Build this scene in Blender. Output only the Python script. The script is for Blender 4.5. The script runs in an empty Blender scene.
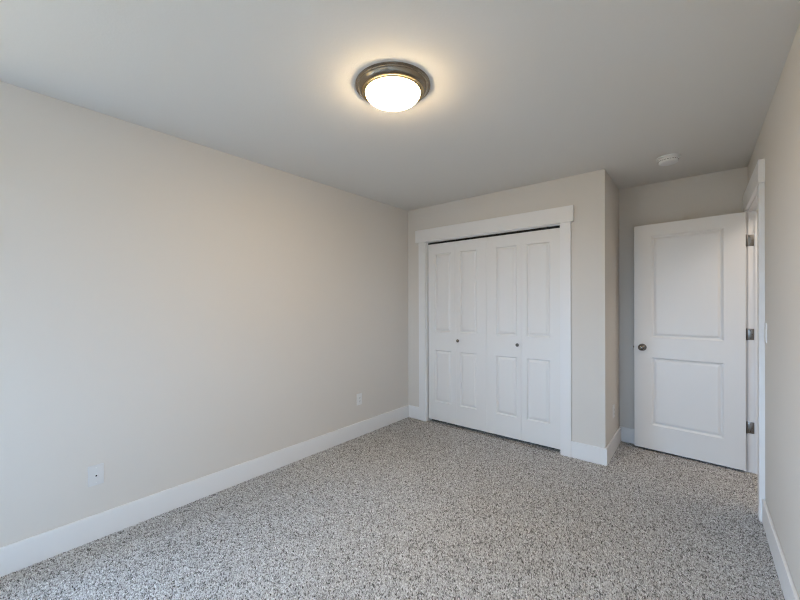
import bpy, bmesh, math
import numpy as np
from mathutils import Vector, Matrix

# ------------------------------------------------------------------ camera
scene = bpy.context.scene
COL = scene.collection
F_PX = 361.4241
YAW, PITCH, ROLL = 0.6895, -0.0019, -0.0036
CAM = Vector((2.6584, -3.3769, 1.3268))
fw = Vector((-math.sin(YAW) * math.cos(PITCH), math.cos(YAW) * math.cos(PITCH), math.sin(PITCH)))
rt0 = Vector((math.cos(YAW), math.sin(YAW), 0))
up0 = rt0.cross(fw)
rt = rt0 * math.cos(ROLL) + up0 * math.sin(ROLL)
up = up0 * math.cos(ROLL) - rt0 * math.sin(ROLL)
cam_data = bpy.data.cameras.new('camera')
cam_data.sensor_fit = 'HORIZONTAL'
cam_data.sensor_width = 36.0
cam_data.lens = F_PX / 800 * 36.0
cam_data.shift_y = 5.35 / 800
cam_data.clip_start = 0.02
cam = bpy.data.objects.new('camera', cam_data)
cam.matrix_world = Matrix(((rt.x, up.x, -fw.x, CAM.x), (rt.y, up.y, -fw.y, CAM.y),
                           (rt.z, up.z, -fw.z, CAM.z), (0, 0, 0, 1)))
COL.objects.link(cam)
scene.camera = cam

# ------------------------------------------------------------------ light and exposure
scene.view_settings.view_transform = 'Standard'
scene.view_settings.look = 'None'
scene.view_settings.gamma = 1.0
scene.view_settings.use_curve_mapping = False
scene.view_settings.exposure = 0.0

SKY = 20.3            # strength of the daylight that comes through the window
LAMP = 82.0           # strength of the lit glass bowl
LAMP_COLOR = (1.0, 0.75, 0.455)

world = bpy.data.worlds.new('daylight')
scene.world = world
world.use_nodes = True
nt = world.node_tree
nt.nodes.clear()
tc = nt.nodes.new('ShaderNodeTexCoord')
sp = nt.nodes.new('ShaderNodeSeparateXYZ')
rp = nt.nodes.new('ShaderNodeValToRGB')
bg = nt.nodes.new('ShaderNodeBackground')
ow = nt.nodes.new('ShaderNodeOutputWorld')
mr = nt.nodes.new('ShaderNodeMapRange')
mr.inputs['From Min'].default_value = -1.0
mr.inputs['From Max'].default_value = 1.0
SKY_COLOR = (0.464, 0.69, 1.0)
GROUND_COLOR = (0.125, 0.103, 0.052)
e = rp.color_ramp.elements
e[0].position, e[0].color = 0.49, (*GROUND_COLOR, 1)
e[1].position, e[1].color = 0.51, (*SKY_COLOR, 1)
bg.inputs['Strength'].default_value = SKY
nt.links.new(tc.outputs['Generated'], sp.inputs[0])
nt.links.new(sp.outputs['Z'], mr.inputs['Value'])
nt.links.new(mr.outputs['Result'], rp.inputs['Fac'])
nt.links.new(rp.outputs['Color'], bg.inputs['Color'])
nt.links.new(bg.outputs[0], ow.inputs[0])

# the two windows behind the viewer: one in the rear wall, one added in the left wall to brighten the right side
YR = -5.20                                  # inner face of the rear wall
WIN = (1.50, 2.50, 0.80, 2.12)              # rear window: x0, x1, z0, z1
LWIN = (-5.03, -3.50, 0.60, 2.15)           # added left window: y0, y1, z0, z1
def portal(name, loc, rot, w, h):
    d = bpy.data.lights.new(name, 'AREA')
    d.shape = 'RECTANGLE'
    d.size, d.size_y = w, h
    d.cycles.is_portal = True
    o = bpy.data.objects.new(name, d)
    o.location, o.rotation_euler = loc, rot
    COL.objects.link(o)
portal('rear_window_daylight', ((WIN[0] + WIN[1]) / 2, YR - 0.14, (WIN[2] + WIN[3]) / 2), (math.radians(90), 0, 0),
       WIN[1] - WIN[0], WIN[3] - WIN[2])
portal('added_left_window_daylight', (-0.14, (LWIN[0] + LWIN[1]) / 2, (LWIN[2] + LWIN[3]) / 2), (math.radians(90), 0, math.radians(-90)),
       LWIN[1] - LWIN[0], LWIN[3] - LWIN[2])

# soft ceiling light in the hallway beyond the doorway
hd = bpy.data.lights.new('hallway_light', 'AREA')
hd.shape = 'RECTANGLE'
hd.size, hd.size_y = 0.5, 0.9
hd.energy = 12.0
hd.color = (1.0, 0.865, 0.74)
ho = bpy.data.objects.new('hallway_light', hd)
ho.location = (3.60, -0.15, 2.425)
COL.objects.link(ho)
scene.cycles.filter_width = 1.1
scene.cycles.denoising_prefilter = 'NONE'

# ------------------------------------------------------------------ materials
def mat(name, base, rough=0.6, metal=0.0, bump=None, spec=0.5, coat=0.0):
    """bump = (scale, strength, distance)"""
    m = bpy.data.materials.new(name)
    m.use_nodes = True
    n, l = m.node_tree.nodes, m.node_tree.links
    b = n['Principled BSDF']
    b.inputs['Base Color'].default_value = (*base, 1)
    b.inputs['Roughness'].default_value = rough
    b.inputs['Metallic'].default_value = metal
    b.inputs['Specular IOR Level'].default_value = spec
    b.inputs['Coat Weight'].default_value = coat
    if bump:
        t = n.new('ShaderNodeTexCoord')
        z = n.new('ShaderNodeTexNoise')
        z.inputs['Scale'].default_value = bump[0]
        z.inputs['Detail'].default_value = 3.0
        p = n.new('ShaderNodeBump')
        p.inputs['Strength'].default_value = bump[1]
        p.inputs['Distance'].default_value = bump[2]
        l.new(t.outputs['Object'], z.inputs['Vector'])
        l.new(z.outputs['Fac'], p.inputs['Height'])
        l.new(p.outputs['Normal'], b.inputs['Normal'])
    return m

M_WALL = mat('greige_wall_paint', (0.735, 0.70, 0.65), 0.75, bump=(140, 0.12, 0.002), spec=0.3)
M_CEIL = mat('ceiling_paint', (0.77, 0.75, 0.71), 0.9, bump=(110, 0.2, 0.003), spec=0.2)
M_TRIM = mat('white_trim_paint', (0.86, 0.86, 0.86), 0.38, spec=0.4)
M_DOOR = mat('white_door_paint', (0.84, 0.835, 0.82), 0.40, bump=(60, 0.04, 0.001), spec=0.4)
M_PLATE = mat('white_plastic', (0.84, 0.84, 0.83), 0.35)
M_SOFT_PLATE = mat('off_white_plastic', (0.74, 0.74, 0.735), 0.4)
M_SLOT = mat('dark_slot', (0.02, 0.02, 0.02), 0.6)
M_NICKEL = mat('satin_nickel', (0.24, 0.225, 0.205), 0.20, 1.0)
M_HINGE = mat('brushed_hinge_metal', (0.27, 0.26, 0.245), 0.36, 1.0)
M_BRONZE = mat('brushed_bronze', (0.30, 0.25, 0.19), 0.22, 1.0)
M_GOLD = mat('pale_brass', (0.46, 0.36, 0.21), 0.34, 1.0)
M_TRACK = mat('shade_black_track', (0.008, 0.008, 0.008), 0.7)  # near-black colour stands in for shade in the gap above the closet doors

def glow_material():
    m = bpy.data.materials.new('lit_opal_glass')
    m.use_nodes = True
    b = m.node_tree.nodes['Principled BSDF']
    b.inputs['Base Color'].default_value = (0.9, 0.88, 0.82, 1)
    b.inputs['Roughness'].default_value = 0.25
    b.inputs['Emission Color'].default_value = (*LAMP_COLOR, 1)
    b.inputs['Emission Strength'].default_value = LAMP
    return m
M_GLOW = glow_material()

def pane_material():
    m = bpy.data.materials.new('window_glass')
    m.use_nodes = True
    n, l = m.node_tree.nodes, m.node_tree.links
    n.clear()
    o = n.new('ShaderNodeOutputMaterial'); mx = n.new('ShaderNodeMixShader')
    t = n.new('ShaderNodeBsdfTransparent'); g = n.new('ShaderNodeBsdfGlossy')
    g.inputs['Roughness'].default_value = 0.02
    mx.inputs[0].default_value = 0.06
    l.new(t.outputs[0], mx.inputs[1]); l.new(g.outputs[0], mx.inputs[2]); l.new(mx.outputs[0], o.inputs[0])
    return m
M_PANE = pane_material()

def carpet_material():
    m = bpy.data.materials.new('speckled_grey_carpet')
    m.use_nodes = True
    n, l = m.node_tree.nodes, m.node_tree.links
    b = n['Principled BSDF']
    b.inputs['Roughness'].default_value = 1.0
    b.inputs['Specular IOR Level'].default_value = 0.05
    b.inputs['Sheen Weight'].default_value = 0.15
    t = n.new('ShaderNodeTexCoord')
    # tufts: cells of yarn, each with its own shade
    v = n.new('ShaderNodeTexVoronoi')
    v.inputs['Scale'].default_value = 150.0
    v.inputs['Randomness'].default_value = 1.0
    l.new(t.outputs['Object'], v.inputs['Vector'])
    sc = n.new('ShaderNodeSeparateColor')
    l.new(v.outputs['Color'], sc.inputs[0])
    z = n.new('ShaderNodeTexNoise')
    z.inputs['Scale'].default_value = 260.0
    z.inputs['Detail'].default_value = 4.0
    z.inputs['Roughness'].default_value = 0.75
    l.new(t.outputs['Object'], z.inputs['Vector'])
    ad = n.new('ShaderNodeMath'); ad.operation = 'MULTIPLY_ADD'
    ad.inputs[1].default_value = 0.80
    l.new(sc.outputs[0], ad.inputs[0])
    hf = n.new('ShaderNodeMath'); hf.operation = 'MULTIPLY'; hf.inputs[1].default_value = 0.20
    l.new(z.outputs['Fac'], hf.inputs[0])
    l.new(hf.outputs[0], ad.inputs[2])
    r = n.new('ShaderNodeValToRGB')
    q = r.color_ramp.elements
    q[0].position, q[0].color = 0.14, (0.065, 0.060, 0.054, 1)
    q[1].position, q[1].color = 0.88, (0.95, 0.93, 0.90, 1)
    w = q.new(0.50); w.color = (0.44, 0.427, 0.408, 1)
    l.new(ad.outputs[0], r.inputs['Fac'])
    # brushed nap: faint wide bands where the pile leans another way
    mp = n.new('ShaderNodeMapping'); mp.inputs['Rotation'].default_value = (0, 0, 0.5)
    mp.inputs['Scale'].default_value = (2.4, 0.8, 1)
    l.new(t.outputs['Object'], mp.inputs['Vector'])
    z2 = n.new('ShaderNodeTexNoise'); z2.inputs['Scale'].default_value = 1.3; z2.inputs['Detail'].default_value = 2.0
    z2.inputs['Distortion'].default_value = 0.8
    l.new(mp.outputs[0], z2.inputs['Vector'])
    m2 = n.new('ShaderNodeMapRange')
    m2.inputs['From Min'].default_value = 0.35; m2.inputs['From Max'].default_value = 0.65
    m2.inputs['To Min'].default_value = 0.90; m2.inputs['To Max'].default_value = 1.08
    l.new(z2.outputs['Fac'], m2.inputs['Value'])
    mu = n.new('ShaderNodeVectorMath'); mu.operation = 'SCALE'
    l.new(r.outputs['Color'], mu.inputs[0]); l.new(m2.outputs['Result'], mu.inputs['Scale'])
    l.new(mu.outputs[0], b.inputs['Base Color'])
    bp = n.new('ShaderNodeBump'); bp.inputs['Strength'].default_value = 0.9; bp.inputs['Distance'].default_value = 0.008
    l.new(ad.outputs[0], bp.inputs['Height'])
    l.new(bp.outputs['Normal'], b.inputs['Normal'])
    return m
M_CARPET = carpet_material()

def pile_material():
    """yarn: every tuft has a shade of its own, from dark taupe to pale grey"""
    m = bpy.data.materials.new('carpet_yarn')
    m.use_nodes = True
    n, l = m.node_tree.nodes, m.node_tree.links
    b = n['Principled BSDF']
    b.inputs['Roughness'].default_value = 1.0
    b.inputs['Specular IOR Level'].default_value = 0.05
    a = n.new('ShaderNodeAttribute'); a.attribute_name = 'yarn_shade'
    r = n.new('ShaderNodeValToRGB')
    q = r.color_ramp.elements
    q[0].position, q[0].color = 0.0, (0.06, 0.06, 0.06, 1)
    q[1].position, q[1].color = 1.0, (0.98, 0.99, 1.0, 1)
    for p_, c_ in ((0.18, (0.24, 0.24, 0.24, 1)), (0.45, (0.575, 0.578, 0.585, 1)), (0.85, (0.83, 0.837, 0.85, 1))):
        w = q.new(p_); w.color = c_
    l.new(a.outputs['Fac'], r.inputs['Fac'])
    l.new(r.outputs['Color'], b.inputs['Base Color'])
    return m
M_PILE = pile_material()

# ------------------------------------------------------------------ helpers
def bx(bm, a, b, bev=0.0, mtx=None):
    """axis-aligned box from corner a to corner b, with eased edges"""
    t = bmesh.new()
    bmesh.ops.create_cube(t, size=1.0)
    c = [(a[i] + b[i]) / 2 for i in range(3)]
    s = [abs(b[i] - a[i]) for i in range(3)]
    for v in t.verts:
        v.co = Vector([c[i] + v.co[i] * s[i] for i in range(3)])
    if bev > 0:
        bmesh.ops.bevel(t, geom=list(t.edges), offset=min(bev, min(s) * 0.45), segments=2, affect='EDGES', profile=0.5)
    merge(bm, t, mtx)

def merge(bm, t, mtx=None):
    if mtx is not None:
        bmesh.ops.transform(t, matrix=mtx, verts=t.verts)
    me = bpy.data.meshes.new('tmp')
    t.to_mesh(me); t.free()
    bm.from_mesh(me)
    bpy.data.meshes.remove(me)

def lathe(bm, prof, mtx=None, seg=48):
    """surface of revolution round local Z; prof = [(radius, z)...]"""
    t = bmesh.new()
    rings = []
    for r, z in prof:
        if r < 1e-6:
            rings.append([t.verts.new((0, 0, z))])
        else:
            rings.append([t.verts.new((r * math.cos(2 * math.pi * i / seg), r * math.sin(2 * math.pi * i / seg), z)) for i in range(seg)])
    for A, B in zip(rings, rings[1:]):
        for i in range(seg):
            j = (i + 1) % seg
            vs = []
            for v in ((A[i], A[j]) if len(A) > 1 else (A[0],)):
                vs.append(v)
            for v in ((B[j], B[i]) if len(B) > 1 else (B[0],)):
                vs.append(v)
            if len(vs) > 2:
                t.faces.new(vs)
    bmesh.ops.recalc_face_normals(t, faces=t.faces)
    merge(bm, t, mtx)

def obj(name, bm, m, parent=None, smooth=None):
    me = bpy.data.meshes.new(name)
    bm.to_mesh(me); bm.free()
    me.materials.append(m)
    if smooth is not None:
        me.polygons.foreach_set('use_smooth', [True] * len(me.polygons))
        me.set_sharp_from_angle(angle=math.radians(smooth))
    o = bpy.data.objects.new(name, me)
    COL.objects.link(o)
    if parent is not None:
        o.parent = parent
    return o

def tag(o, label, cat, kind=None, group=None):
    o['label'] = label
    o['category'] = cat
    if kind: o['kind'] = kind
    if group: o['group'] = group
    return o

def empty(name, loc=(0, 0, 0), rotz=0.0):
    o = bpy.data.objects.new(name, None)
    o.empty_display_size = 0.1
    o.location = loc
    o.rotation_euler = (0, 0, rotz)
    COL.objects.link(o)
    return o

def boxes(name, m, lst, parent=None, bev=0.0):
    bm = bmesh.new()
    for a, b in lst:
        bx(bm, a, b, bev)
    return obj(name, bm, m, parent)

S = 'structure'
H = 2.44
W1 = 2.067          # where the closet wall ends
D = 0.696           # back of the entry alcove
W = 2.9717            # right wall
T = 0.115            # wall thickness
BT, BH = 0.014, 0.137
PILE = 0.0075          # depth of the carpet pile; the tips stand at z = 0
HX = 4.15            # far wall of the hallway
HY = -1.60           # near end of the hallway

# ------------------------------------------------------------------ room shell
# closet opening (inside of the jamb)
CX0, CX1, CZ = 0.268, 1.714, 2.032
JT = 0.018
# doorway (faces of the jamb)
YF, YN, DZ = 0.565, -0.190, 2.048

tag(boxes('floor', M_CARPET, [((-T, YR - T, -0.09), (HX + T, D + T, -PILE)), ((W, YN - JT, -PILE), (W + T, YF + JT, -0.002)), ((W + T, HY, -PILE), (HX, D, -0.002))]),
    'floor of the room and hallway under the grey carpet pile', 'floor', S)
tag(boxes('ceiling', M_CEIL, [((-T, YR - T, H), (HX + T, D + T, H + 0.1))]),
    'off-white lightly textured flat ceiling', 'ceiling', S)
tag(boxes('wall_left', M_WALL, [
    ((-T, LWIN[1], 0), (0, D + T, H)), ((-T, YR - T, 0), (0, LWIN[0], H)),
    ((-T, LWIN[0], 0), (0, LWIN[1], LWIN[2])), ((-T, LWIN[0], LWIN[3]), (0, LWIN[1], H))]),
    'long greige wall on the left with two wall plates', 'wall', S)
tag(boxes('wall_closet', M_WALL, [
    ((0, 0, 0), (CX0 - JT, T, H)), ((CX1 + JT, 0, 0), (W1, T, H)),
    ((CX0 - JT, 0, CZ + JT), (CX1 + JT, T, H)),
    ((W1 - T, T, 0), (W1, D, H))]),
    'greige wall round the closet doors, turning the corner into the entry recess', 'wall', S)
tag(boxes('wall_alcove', M_WALL, [((0, D, 0), (HX, D + T, H))]),
    'greige wall at the back of the entry recess, behind the open door', 'wall', S)
tag(boxes('wall_right', M_WALL, [
    ((W, YR - T, 0), (W + T, YN - JT, H)), ((W, YF + JT, 0), (W + T, D, H)),
    ((W, YN - JT, DZ + JT), (W + T, YF + JT, H))]),
    'greige wall on the right with the doorway at its far end', 'wall', S)
tag(boxes('wall_rear', M_WALL, [
    ((0, YR - T, 0), (WIN[0], YR, H)), ((WIN[1], YR - T, 0), (W, YR, H)),
    ((WIN[0], YR - T, 0), (WIN[1], YR, WIN[2])), ((WIN[0], YR - T, WIN[3]), (WIN[1], YR, H))]),
    'greige wall with the window, behind the viewer', 'wall', S)
tag(boxes('wall_hallway', M_WALL, [
    ((HX, HY - T, 0), (HX + T, D + T, H)), ((W + T, HY - T, 0), (HX, HY, H))]),
    'greige walls of the hallway beyond the doorway', 'wall', S)

# baseboards with an eased top edge
def baseboard(name, segs, label):
    bm = bmesh.new()
    for a, b in segs:
        t = bmesh.new()
        bmesh.ops.create_cube(t, size=1.0)
        c = [(a[i] + b[i]) / 2 for i in range(3)]; s = [abs(b[i] - a[i]) for i in range(3)]
        for v in t.verts:
            v.co = Vector([c[i] + v.co[i] * s[i] for i in range(3)])
        top = [ed for ed in t.edges if all(v.co.z > BH - 0.001 for v in ed.verts)]
        bmesh.ops.bevel(t, geom=top, offset=0.004, segments=2, affect='EDGES', profile=0.5)
        merge(bm, t)
    tag(obj(name, bm, M_TRIM), label, 'baseboard', S)

CAS_L, CAS_R = 0.169, 1.807           # outer edges of the closet casing
CAS_N = -0.279                        # outer edge of the doorway casing
baseboard('baseboard_left', [((0, YR, 0), (BT, 0, BH))], 'long white baseboard along the left wall')
baseboard('baseboard_closet', [((BT, -BT, 0), (CAS_L, 0, BH)), ((CAS_R, -BT, 0), (W1 + BT, 0, BH))],
          'short white baseboard pieces either side of the closet casing')
baseboard('baseboard_return', [((W1, 0, 0), (W1 + BT, D - BT, BH))], 'white baseboard round the corner in the entry recess')
baseboard('baseboard_alcove', [((W1, D - BT, 0), (W - 0.03, D, BH))], 'white baseboard behind the open door')
baseboard('baseboard_right', [((W - BT, YR, 0), (W, CAS_N, BH))], 'white baseboard along the right wall up to the doorway casing')
baseboard('baseboard_rear', [((BT, YR, 0), (W - BT, YR + BT, BH))], 'white baseboard under the window wall')
baseboard('baseboard_hallway', [((HX - BT, HY, 0), (HX, D, BH))], 'white baseboard in the hallway')

# closet casing, header and jamb
t1 = tag(empty('trim_1', ((CX0 + CX1) / 2, 0, 0)), 'flat white craftsman casing and wide header round the closet doors', 'door trim', S)
def child_boxes(name, m, lst, root, bev=0.0):
    """boxes given in world coordinates, parented to an unrotated root"""
    L = root.location
    return boxes(name, m, [(tuple(a[i] - L[i] for i in range(3)), tuple(b[i] - L[i] for i in range(3))) for a, b in lst], root, bev)
child_boxes('casing_board', M_TRIM, [((CAS_L, -0.019, 0), (CX0 - 0.006, 0, CZ + 0.008))], t1, 0.0015)
child_boxes('casing_board', M_TRIM, [((CX1 + 0.006, -0.019, 0), (CAS_R, 0, CZ + 0.008))], t1, 0.0015)
child_boxes('header_board', M_TRIM, [((0.128, -0.026, CZ + 0.008), (1.830, 0, 2.181))], t1, 0.0015)
child_boxes('jamb', M_TRIM, [((CX0 - JT, 0, 0), (CX0, T, CZ + JT)), ((CX1, 0, 0), (CX1 + JT, T, CZ + JT)),
                             ((CX0, 0, CZ), (CX1, T, CZ + JT))], t1)
child_boxes('door_track', M_TRACK, [((CX0, 0.036, CZ - 0.020), (CX1, 0.064, CZ))], t1)

# doorway casing, header, jamb and stops
JX = 2.962                               # room edge of the jamb
t2 = tag(empty('trim_2', (W, (YF + YN) / 2, 0)), 'flat white craftsman casing and header round the doorway on the right wall', 'door trim', S)
child_boxes('casing_board', M_TRIM, [((W - 0.026, CAS_N, 0), (W, YN - 0.005, DZ + 0.012))], t2, 0.0015)
child_boxes('casing_board', M_TRIM, [((W - 0.026, YF + 0.005, 0), (W, YF + 0.096, DZ + 0.012))], t2, 0.0015)
child_boxes('header_board', M_TRIM, [((W - 0.030, -0.297, DZ + 0.012), (W, YF + 0.115, 2.200))], t2, 0.0015)
child_boxes('jamb', M_TRIM, [((JX, YN - JT, 0), (W + T, YN, DZ + JT)), ((JX, YF, 0), (W + T, YF + JT - 0.0005, DZ + JT)),
                             ((JX, YN, DZ), (W + T, YF, DZ + JT))], t2)
child_boxes('door_stop', M_TRIM, [((JX + 0.040, YN, 0), (JX + 0.078, YN + 0.011, DZ)), ((JX + 0.040, YF - 0.011, 0), (JX + 0.078, YF, DZ)),
                                  ((JX + 0.040, YN + 0.011, DZ - 0.011), (JX + 0.078, YF - 0.011, DZ))], t2)

# windows behind the viewer
def window(name, loc, rotz, wid, z0, z1, label):
    """built facing +Y (into the room) round local x = 0, then turned"""
    r = tag(empty(name, loc, rotz), label, 'window', S)
    a, b, f = -wid / 2, wid / 2, 0.05
    boxes('window_frame', M_TRIM, [((a, -T, z0), (a + f, -0.03, z1)), ((b - f, -T, z0), (b, -0.03, z1)),
                                   ((a + f, -T, z1 - f), (b - f, -0.03, z1)), ((a + f, -T, z0), (b - f, -0.03, z0 + f)),
                                   ((-0.025, -T, z0 + f), (0.025, -0.03, z1 - f))], r)
    boxes('window_pane', M_PANE, [((a + f, -0.075, z0 + f), (-0.025, -0.071, z1 - f))], r)
    boxes('window_pane', M_PANE, [((0.025, -0.075, z0 + f), (b - f, -0.071, z1 - f))], r)
    boxes('casing_board', M_TRIM, [((a - 0.09, 0, z0 - 0.09), (a, 0.019, z1)), ((b, 0, z0 - 0.09), (b + 0.09, 0.019, z1)),
                                   ((a - 0.11, 0, z1), (b + 0.11, 0.024, z1 + 0.13)), ((a, 0, z0 - 0.09), (b, 0.019, z0))], r, 0.0015)
window('window_1', ((WIN[0] + WIN[1]) / 2, YR, 0), 0, WIN[1] - WIN[0], WIN[2], WIN[3],
       'white-framed window in the rear wall behind the viewer')
window('added_window', (0, (LWIN[0] + LWIN[1]) / 2, 0), math.radians(-90), LWIN[1] - LWIN[0], LWIN[2], LWIN[3],
       'unseen white-framed window added in the left wall to light the right side')

# ------------------------------------------------------------------ moulded panel doors
def panel_slab(x0, x1, z0, z1, y0, y1, panels, prof):
    """A slab whose two broad faces (y0 in front, y1 behind) carry moulded panels.
    panels = [(px0, px1, pz0, pz1)...] all with the same px0, px1; prof = [(inset, depth)...]"""
    bm = bmesh.new()
    px0, px1 = panels[0][0], panels[0][1]
    xs = [x0, px0, px1, x1]
    zs = [z0] + [z for p in sorted(panels, key=lambda q: q[2]) for z in (p[2], p[3])] + [z1]
    cells = {(px0, p[2]) for p in panels}
    for y, sgn in ((y0, 1), (y1, -1)):
        V = {}
        def v(x, z, dep=0.0):
            k = (round(x, 5), round(z, 5), round(dep, 5))
            if k not in V: V[k] = bm.verts.new((x, y + sgn * dep, z))
            return V[k]
        def quad(a, b, c, d):
            f = bm.faces.new((a, b, c, d) if sgn > 0 else (d, c, b, a))
        for i in range(3):
            for j in range(len(zs) - 1):
                a, b, c, d = xs[i], xs[i + 1], zs[j], zs[j + 1]
                if (a, c) in cells:
                    prev = (0.0, 0.0)
                    for ins, dep in prof[1:]:
                        o_ = [(a + prev[0], c + prev[0]), (b - prev[0], c + prev[0]), (b - prev[0], d - prev[0]), (a + prev[0], d - prev[0])]
                        n_ = [(a + ins, c + ins), (b - ins, c + ins), (b - ins, d - ins), (a + ins, d - ins)]
                        for q in range(4):
                            r_ = (q + 1) % 4
                            quad(v(*o_[q], prev[1]), v(*o_[r_], prev[1]), v(*n_[r_], dep), v(*n_[q], dep))
                        prev = (ins, dep)
                    n_ = [(a + prev[0], c + prev[0]), (b - prev[0], c + prev[0]), (b - prev[0], d - prev[0]), (a + prev[0], d - prev[0])]
                    quad(*[v(*w_, prev[1]) for w_ in n_])
                else:
                    quad(v(a, c), v(b, c), v(b, d), v(a, d))
    # edges of the slab
    def side(pts):
        fr = [bm.verts.new((x, y0, z)) for x, z in pts]; bk = [bm.verts.new((x, y1, z)) for x, z in pts]
        for i in range(len(pts) - 1):
            bm.faces.new((fr[i], bk[i], bk[i + 1], fr[i + 1]))
    side([(x, z0) for x in reversed(xs)]); side([(x, z1) for x in xs])
    side([(x0, z) for z in zs]); side([(x1, z) for z in reversed(zs)])
    bmesh.ops.remove_doubles(bm, verts=bm.verts, dist=1e-5)
    bmesh.ops.recalc_face_normals(bm, faces=bm.faces)
    rim = [ed for ed in bm.edges if len(ed.link_faces) == 2 and abs(ed.link_faces[0].normal.dot(ed.link_faces[1].normal)) < 0.1
           and any(abs(f.normal.y) < 0.1 for f in ed.link_faces)]
    bmesh.ops.bevel(bm, geom=rim, offset=0.0012, segments=2, affect='EDGES', profile=0.5)
    return bm

PROF_C = [(0, 0), (0.003, 0.004), (0.009, 0.0115), (0.014, 0.012), (0.034, 0.003), (0.037, 0.0025)]
PROF_D = [(0, 0), (0.004, 0.005), (0.013, 0.0130), (0.019, 0.0135), (0.033, 0.0050), (0.038, 0.0040)]

KNOB_SMALL = [(0, 0.026), (0.006, 0.0255), (0.0105, 0.022), (0.0125, 0.017), (0.011, 0.012), (0.006, 0.008), (0.0055, 0.0), (0, 0)]
FACE_FRONT = Matrix.Rotation(math.radians(90), 4, 'X')       # local Z -> world -Y

# bifold closet doors: two folding pairs of two leaves
LEAF_Y0, LEAF_Y1, LZ0, LZ1 = 0.024, 0.059, 0.025, 2.009
PAN_Z = [(0.233, 0.815), (1.022, 1.896)]
def bifold(name, leaves, knob_leaf, knob_x, label):
    xa, xb = leaves[0][0], leaves[-1][1]
    root = tag(empty(name, ((xa + xb) / 2, LEAF_Y0, 0)), label, 'closet door', S, 'bifold closet doors')
    cx = root.location.x
    for i, (a, b, p, q) in enumerate(leaves):
        bm = panel_slab(a - cx, b - cx, LZ0, LZ1, 0, LEAF_Y1 - LEAF_Y0, [(p - cx, q - cx, c, d) for c, d in PAN_Z], PROF_C)
        lf = obj('leaf', bm, M_DOOR, root)
        if i == knob_leaf:
            kb = bmesh.new()
            lathe(kb, [(a_ * 1.35, b_ * 1.15) for a_, b_ in KNOB_SMALL], Matrix.Translation((knob_x - cx, 0, 0.936)) @ FACE_FRONT, 24)
            kn = obj('knob', kb, M_NICKEL, lf, 40)
            kn['label'] = 'small round brushed nickel knob'
    # fold hinges on the closet side, between the two leaves
    fx = leaves[0][1] + 0.001 - cx
    for z in (0.30, 1.02, 1.74):
        hb = bmesh.new()
        bx(hb, (fx - 0.02, LEAF_Y1 - LEAF_Y0, z), (fx + 0.02, LEAF_Y1 - LEAF_Y0 + 0.003, z + 0.07), 0.001)
        obj('hinge', hb, M_HINGE, root)
    return root

G = 0.0004
bifold('door_2', [(0.277, 0.6375 - G, 0.366, 0.577), (0.6375 + G, 0.996 - G, 0.687, 0.887)], 1, 0.669,
       'left folding pair of white moulded panel closet doors, beside the left wall')
bifold('door_3', [(0.996 + G, 1.3555 - G, 1.098, 1.311), (1.3555 + G, 1.711, 1.408, 1.619)], 0, 1.322,
       'right folding pair of white moulded panel closet doors, nearer the open room door')

# the room door, swung open into the entry recess
ANG = math.radians(-4.9)
HC = Vector((2.946, 0.5214))            # hinge-side corner of the face we see
DW, DT = 0.7465, 0.035
door = tag(empty('door_1', (HC.x, HC.y, 0), ANG), 'white two-panel moulded door standing open in front of the recess wall', 'door', S)
bm = panel_slab(-DW, 0, 0.015, 2.041, 0, DT, [(-DW + 0.134, -0.129, 0.234, 0.845), (-DW + 0.134, -0.129, 1.024, 1.937)], PROF_D)
obj('door_slab', bm, M_DOOR, door)
KNOB = [(0.0, 0.062), (0.010, 0.0615), (0.019, 0.058), (0.0255, 0.051), (0.0275, 0.043), (0.025, 0.035), (0.018, 0.029), (0.012, 0.025),
        (0.0105, 0.018), (0.0105, 0.010), (0.014, 0.009), (0.028, 0.0075), (0.0315, 0.004), (0.0325, 0.0), (0, 0)]
KX, KZ = -DW + 0.064, 0.930
for mtx in (Matrix.Translation((KX, 0, KZ)) @ FACE_FRONT,
            Matrix.Translation((KX, DT, KZ)) @ Matrix.Rotation(math.radians(-90), 4, 'X')):
    kb = bmesh.new(); lathe(kb, KNOB, mtx, 40)
    kn = obj('door_knob', kb, M_NICKEL, door, 40); kn['label'] = 'round brushed nickel door knob'
lb = bmesh.new()
bx(lb, (-DW - 0.0012, DT / 2 - 0.0125, KZ - 0.028), (-DW + 0.0006, DT / 2 + 0.0125, KZ + 0.028), 0.0004)
bx(lb, (-DW - 0.010, DT / 2 - 0.007, KZ - 0.008), (-DW, DT / 2 + 0.007, KZ + 0.008), 0.002)
obj('latch', lb, M_NICKEL, door)
# hinges: a leaf on the jamb, a leaf on the door's edge and the knuckle between
inv = Matrix.Translation((HC.x, HC.y, 0)) @ Matrix.Rotation(ANG, 4, 'Z')
inv.invert()
for z in (1.822, 1.084, 0.349):
    hb = bmesh.new()
    bx(hb, (0.0, 0.006, z - 0.0445), (0.0018, DT, z + 0.0445), 0.0005)                       # on the door edge
    bx(hb, (JX - 0.003, YF - 0.0022, z - 0.0445), (JX + 0.035, YF - 0.0002, z + 0.0445), 0.0005, inv)  # on the jamb
    lathe(hb, [(0, -0.047), (0.004, -0.0465), (0.0055, -0.0445), (0.0055, 0.0445), (0.004, 0.0465), (0, 0.047)],
          inv @ Matrix.Translation((JX - 0.006, YF - 0.006, z)), 16)
    h = obj('hinge', hb, M_HINGE, door, 40)
    sb = bmesh.new()
    for dz, dx in ((0.03, 0.012), (0.0, 0.024), (-0.03, 0.012)):
        lathe(sb, [(0, 0.0012), (0.003, 0.0010), (0.0038, 0.0), (0, 0)],
              inv @ Matrix.Translation((JX + dx, YF - 0.0022, z + dz)) @ FACE_FRONT, 12)
    obj('screw', sb, M_BRONZE, h, 40)

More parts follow.
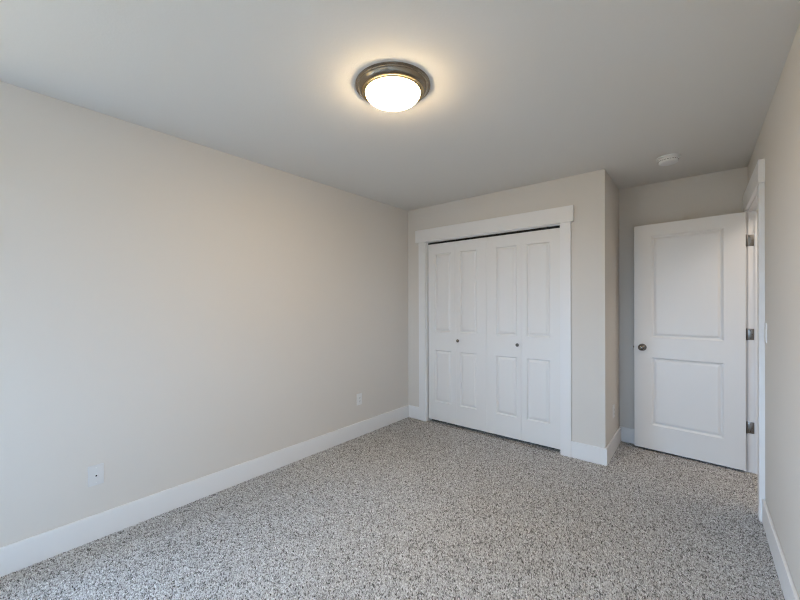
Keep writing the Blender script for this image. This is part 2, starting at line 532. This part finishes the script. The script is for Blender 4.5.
# ------------------------------------------------------------------ ceiling light
lt = tag(empty('ceiling_light', (1.460, -1.974, H)), 'lit round flush-mount ceiling light with bronze rim and white glass bowl', 'ceiling light')
RZ = 0.80                                # how far the rim stands down, as a share of its drawn profile
rim = bmesh.new()
lathe(rim, [(r_, z_ * RZ) for r_, z_ in
            [(0, 0), (0.1895, 0), (0.1905, -0.002), (0.190, -0.006), (0.186, -0.0090), (0.1815, -0.010), (0.180, -0.0125), (0.1795, -0.015),
             (0.176, -0.0165), (0.1745, -0.019), (0.172, -0.026), (0.168, -0.032), (0.163, -0.0365), (0.158, -0.039), (0.150, -0.040), (0.0, -0.036)]], None, 72)
r_ = obj('rim', rim, M_BRONZE, lt, 35); r_['label'] = 'brushed bronze stepped rim'
lip = bmesh.new()
lathe(lip, [(r_, z_ * RZ) for r_, z_ in
            [(0.128, -0.038), (0.1565, -0.0388), (0.158, -0.041), (0.156, -0.0435), (0.152, -0.0445), (0.149, -0.0445), (0.1475, -0.047), (0.1455, -0.0495),
             (0.142, -0.0505), (0.1395, -0.0495), (0.138, -0.047), (0.128, -0.043)]], None, 72)
l_ = obj('glass_holder', lip, M_GOLD, lt, 35); l_['label'] = 'pale brass ring holding the glass'
bowl = bmesh.new()
pr = [(0.130, -0.034), (0.1365, -0.0370)]
for i in range(1, 25):
    a = math.pi / 2 * i / 24
    pr.append((0.1375 * math.cos(a) ** 0.52, -0.0385 - 0.039 * math.sin(a)))
pr[-1] = (0.0, pr[-1][1])
lathe(bowl, pr, None, 72)
g_ = obj('glass_bowl', bowl, M_GLOW, lt, 60); g_['label'] = 'glowing frosted white glass bowl'

# ------------------------------------------------------------------ smoke detector
sd = tag(empty('smoke_detector', (2.486, 0.047, H)), 'small round white smoke detector on the ceiling in front of the recess', 'smoke detector')
b_ = bmesh.new()
lathe(b_, [(0, 0), (0.074, 0), (0.0755, -0.003), (0.0755, -0.009), (0.073, -0.011), (0.066, -0.011), (0, -0.011)], None, 48)
obj('mounting_base', b_, M_PLATE, sd, 35)
b_ = bmesh.new()
lathe(b_, [(0.062, -0.011), (0.067, -0.0125), (0.067, -0.020), (0.065, -0.023), (0.0635, -0.026), (0.0635, -0.035), (0.060, -0.043), (0.051, -0.047), (0.030, -0.048), (0, -0.048)], None, 48)
cv = obj('cover', b_, M_PLATE, sd, 35)
b_ = bmesh.new()
for k in range(24):
    a = 2 * math.pi * k / 24
    bx(b_, (0.0625, -0.0055, -0.0300), (0.0645, 0.0055, -0.0268), 0.0005, Matrix.Rotation(a, 4, 'Z'))
obj('vent_slots', b_, M_SLOT, cv)
b_ = bmesh.new(); lathe(b_, [(0, -0.0495), (0.008, -0.049), (0.009, -0.0475), (0, -0.0475)], Matrix.Translation((0.02, 0.018, 0)), 20)
obj('test_button', b_, M_PLATE, sd, 35)

# ------------------------------------------------------------------ wall plates (built facing -Y, then turned)
def plate_root(name, loc, rotz, label, cat, group=None):
    return tag(empty(name, loc, rotz), label, cat, None, group)
def cover_plate(root, w=0.070, h=0.115, t=0.0055, m=None):
    b = bmesh.new()
    d = bmesh.new()
    bmesh.ops.create_cube(d, size=1.0)
    for v in d.verts:
        v.co = Vector((v.co.x * w, -t / 2 + v.co.y * t, v.co.z * h))
    fr = [ed for ed in d.edges if all(v.co.y < -t * 0.9 for v in ed.verts)]
    bmesh.ops.bevel(d, geom=fr, offset=0.003, segments=3, affect='EDGES', profile=0.6)
    merge(b, d)
    return obj('cover_plate', b, m or M_PLATE, root)
def screws(root, zs, y=-0.0055):
    for z in zs:
        b = bmesh.new()
        lathe(b, [(0, 0.0012), (0.0028, 0.001), (0.0034, 0), (0, 0)], Matrix.Translation((0, y, z)) @ FACE_FRONT, 14)
        obj('screw', b, M_PLATE, root, 40)

def outlet(loc, rotz, label):
    r = plate_root('wall_outlet', loc, rotz, label, 'outlet')
    cover_plate(r)
    b = bmesh.new()
    bx(b, (-0.0168, -0.0078, -0.0335), (0.0168, -0.005, 0.0335), 0.0012)
    face = obj('receptacle', b, M_PLATE, r)
    b = bmesh.new()
    for zc in (0.0175, -0.0175):
        bx(b, (-0.0075, -0.0082, zc - 0.003), (-0.0055, -0.0076, zc + 0.0055))
        bx(b, (0.0055, -0.0082, zc - 0.003), (0.0075, -0.0076, zc + 0.0045))
        lathe(b, [(0, 0.0004), (0.0026, 0.0004), (0.0026, 0), (0, 0)], Matrix.Translation((0, -0.0078, zc - 0.0085)) @ FACE_FRONT, 14)
    obj('slot', b, M_SLOT, face)
    screws(r, (0.0485, -0.0485))
    return r

LEFT_WALL = math.radians(90)             # turns a plate that faces -Y to face +X
RIGHT_WALL = math.radians(-90)           # ... to face -X
outlet((0, -0.810, 0.368), LEFT_WALL, 'white power outlet low on the left wall, nearer the closet')
outlet((W1, 0.362, 0.358), LEFT_WALL, 'white power outlet seen edge-on in the entry recess, left of the open door')

cx = plate_root('coaxial_wall_plate', (0, -2.8915, 0.360), LEFT_WALL, 'white cable wall plate with dark centre hole, low on the left wall in the foreground', 'wall plate')
cover_plate(cx, m=M_SOFT_PLATE)
b = bmesh.new()
lathe(b, [(0.0078, 0.0), (0.0078, 0.0025), (0.0065, 0.003), (0.0052, 0.003), (0.0046, 0.0005), (0.0046, 0)], Matrix.Translation((0, -0.0055, -0.004)) @ FACE_FRONT, 24)
obj('socket_ring', b, M_PLATE, cx, 40)
b = bmesh.new()
lathe(b, [(0, 0.0006), (0.0047, 0.0006), (0.0047, 0), (0, 0)], Matrix.Translation((0, -0.0055, -0.004)) @ FACE_FRONT, 20)
obj('socket_hole', b, M_SLOT, cx)
screws(cx, (0.042, -0.042))

sw = plate_root('light_switch', (W, -0.332, 1.152), RIGHT_WALL, 'white light switch on the right wall beside the doorway casing', 'light switch')
cover_plate(sw)
b = bmesh.new()
bx(b, (-0.0165, -0.0085, -0.0330), (0.0165, -0.005, 0.0330), 0.0012)
obj('rocker', b, M_PLATE, sw)
screws(sw, (0.0485, -0.0485))

# ------------------------------------------------------------------ carpet pile
def carpet_pile(regions, rng):
    P = []
    for xa, xb, ya, yb, sp in regions:
        nx, ny = max(1, int((xb - xa) / sp)), max(1, int((yb - ya) / sp))
        gx, gy = np.meshgrid(np.arange(nx), np.arange(ny), indexing='ij')
        c = np.stack([xa + (gx.ravel() + 0.5) * (xb - xa) / nx, ya + (gy.ravel() + 0.5) * (yb - ya) / ny], 1)
        c += rng.uniform(-0.42, 0.42, c.shape) * sp
        P.append(np.column_stack([c, np.full(len(c), sp)]))
    P = np.concatenate(P)
    n = len(P)
    x, y, sp = P.T
    # brushed bands: the pile leans a little one way or the other in broad patches
    nap = np.sin(1.9 * x + 1.1 * y + 1.2 * np.sin(1.3 * y - 0.6)) * np.sin(0.9 * x - 1.7 * y + 0.8)
    a0 = rng.uniform(0, 2 * np.pi, n)
    rad = sp * rng.uniform(0.62, 0.85, n)
    V = np.zeros((n, 4, 3))
    for k in range(3):
        a = a0 + k * 2 * np.pi / 3
        V[:, k, 0] = x + rad * np.cos(a); V[:, k, 1] = y + rad * np.sin(a); V[:, k, 2] = -PILE
    lean = rng.normal(0, 0.0022, (n, 2))
    V[:, 3, 0] = x + lean[:, 0] + 0.0022 * nap
    V[:, 3, 1] = y + lean[:, 1] - 0.0036 * nap
    V[:, 3, 2] = rng.uniform(-0.0035, 0.0008, n)
    idx = np.array([[0, 1, 3], [1, 2, 3], [2, 0, 3]])
    Fc = (np.arange(n)[:, None, None] * 4 + idx[None]).reshape(-1, 3)
    me = bpy.data.meshes.new('carpet_pile')
    me.vertices.add(n * 4); me.loops.add(len(Fc) * 3); me.polygons.add(len(Fc))
    me.vertices.foreach_set('co', V.reshape(-1).astype(np.float32))
    me.loops.foreach_set('vertex_index', Fc.reshape(-1).astype(np.int32))
    me.polygons.foreach_set('loop_start', (np.arange(len(Fc)) * 3).astype(np.int32))
    me.update(calc_edges=True)
    # yarns of one shade stand in small clumps, with loose tufts of other shades among them
    cell = 0.0085
    ci = np.floor((x + 1.0) / cell).astype(int); cj = np.floor((y + 6.0) / cell).astype(int)
    clump = rng.uniform(0, 1, (ci.max() + 1, cj.max() + 1))[ci, cj]
    shade = np.clip(0.5 + 0.72 * (rng.uniform(0, 1, n) - 0.5) + 0.40 * (clump - 0.5), 0, 1)
    at = me.attributes.new('yarn_shade', 'FLOAT', 'POINT')
    at.data.foreach_set('value', np.repeat(shade, 4).astype(np.float32))
    me.materials.append(M_PILE)
    o = bpy.data.objects.new('carpet_pile', me)
    COL.objects.link(o)
    return o
SP = 0.0053
tag(carpet_pile([(BT, W - BT, -3.7, -BT, SP), (BT, W - BT, YR + BT, -3.7, 0.011),
                 (W1 + BT, W - BT, -BT, D - BT, SP), (W - BT, W - 0.002, YN, YF, SP)],
                np.random.default_rng(7)),
    'short grey and taupe speckled carpet pile covering the floor', 'carpet', 'stuff')

# boards and walls go down through the pile to the floor
for o in COL.objects:
    r = o
    while r.parent: r = r.parent
    if o.type == 'MESH' and r.get('kind') == S and r.name.split('_')[0] in ('wall', 'baseboard', 'trim'):
        for v in o.data.vertices:
            if abs(v.co.z) < 0.003 and o.name.split('.')[0] != 'door_track':
                v.co.z = -PILE - 0.001
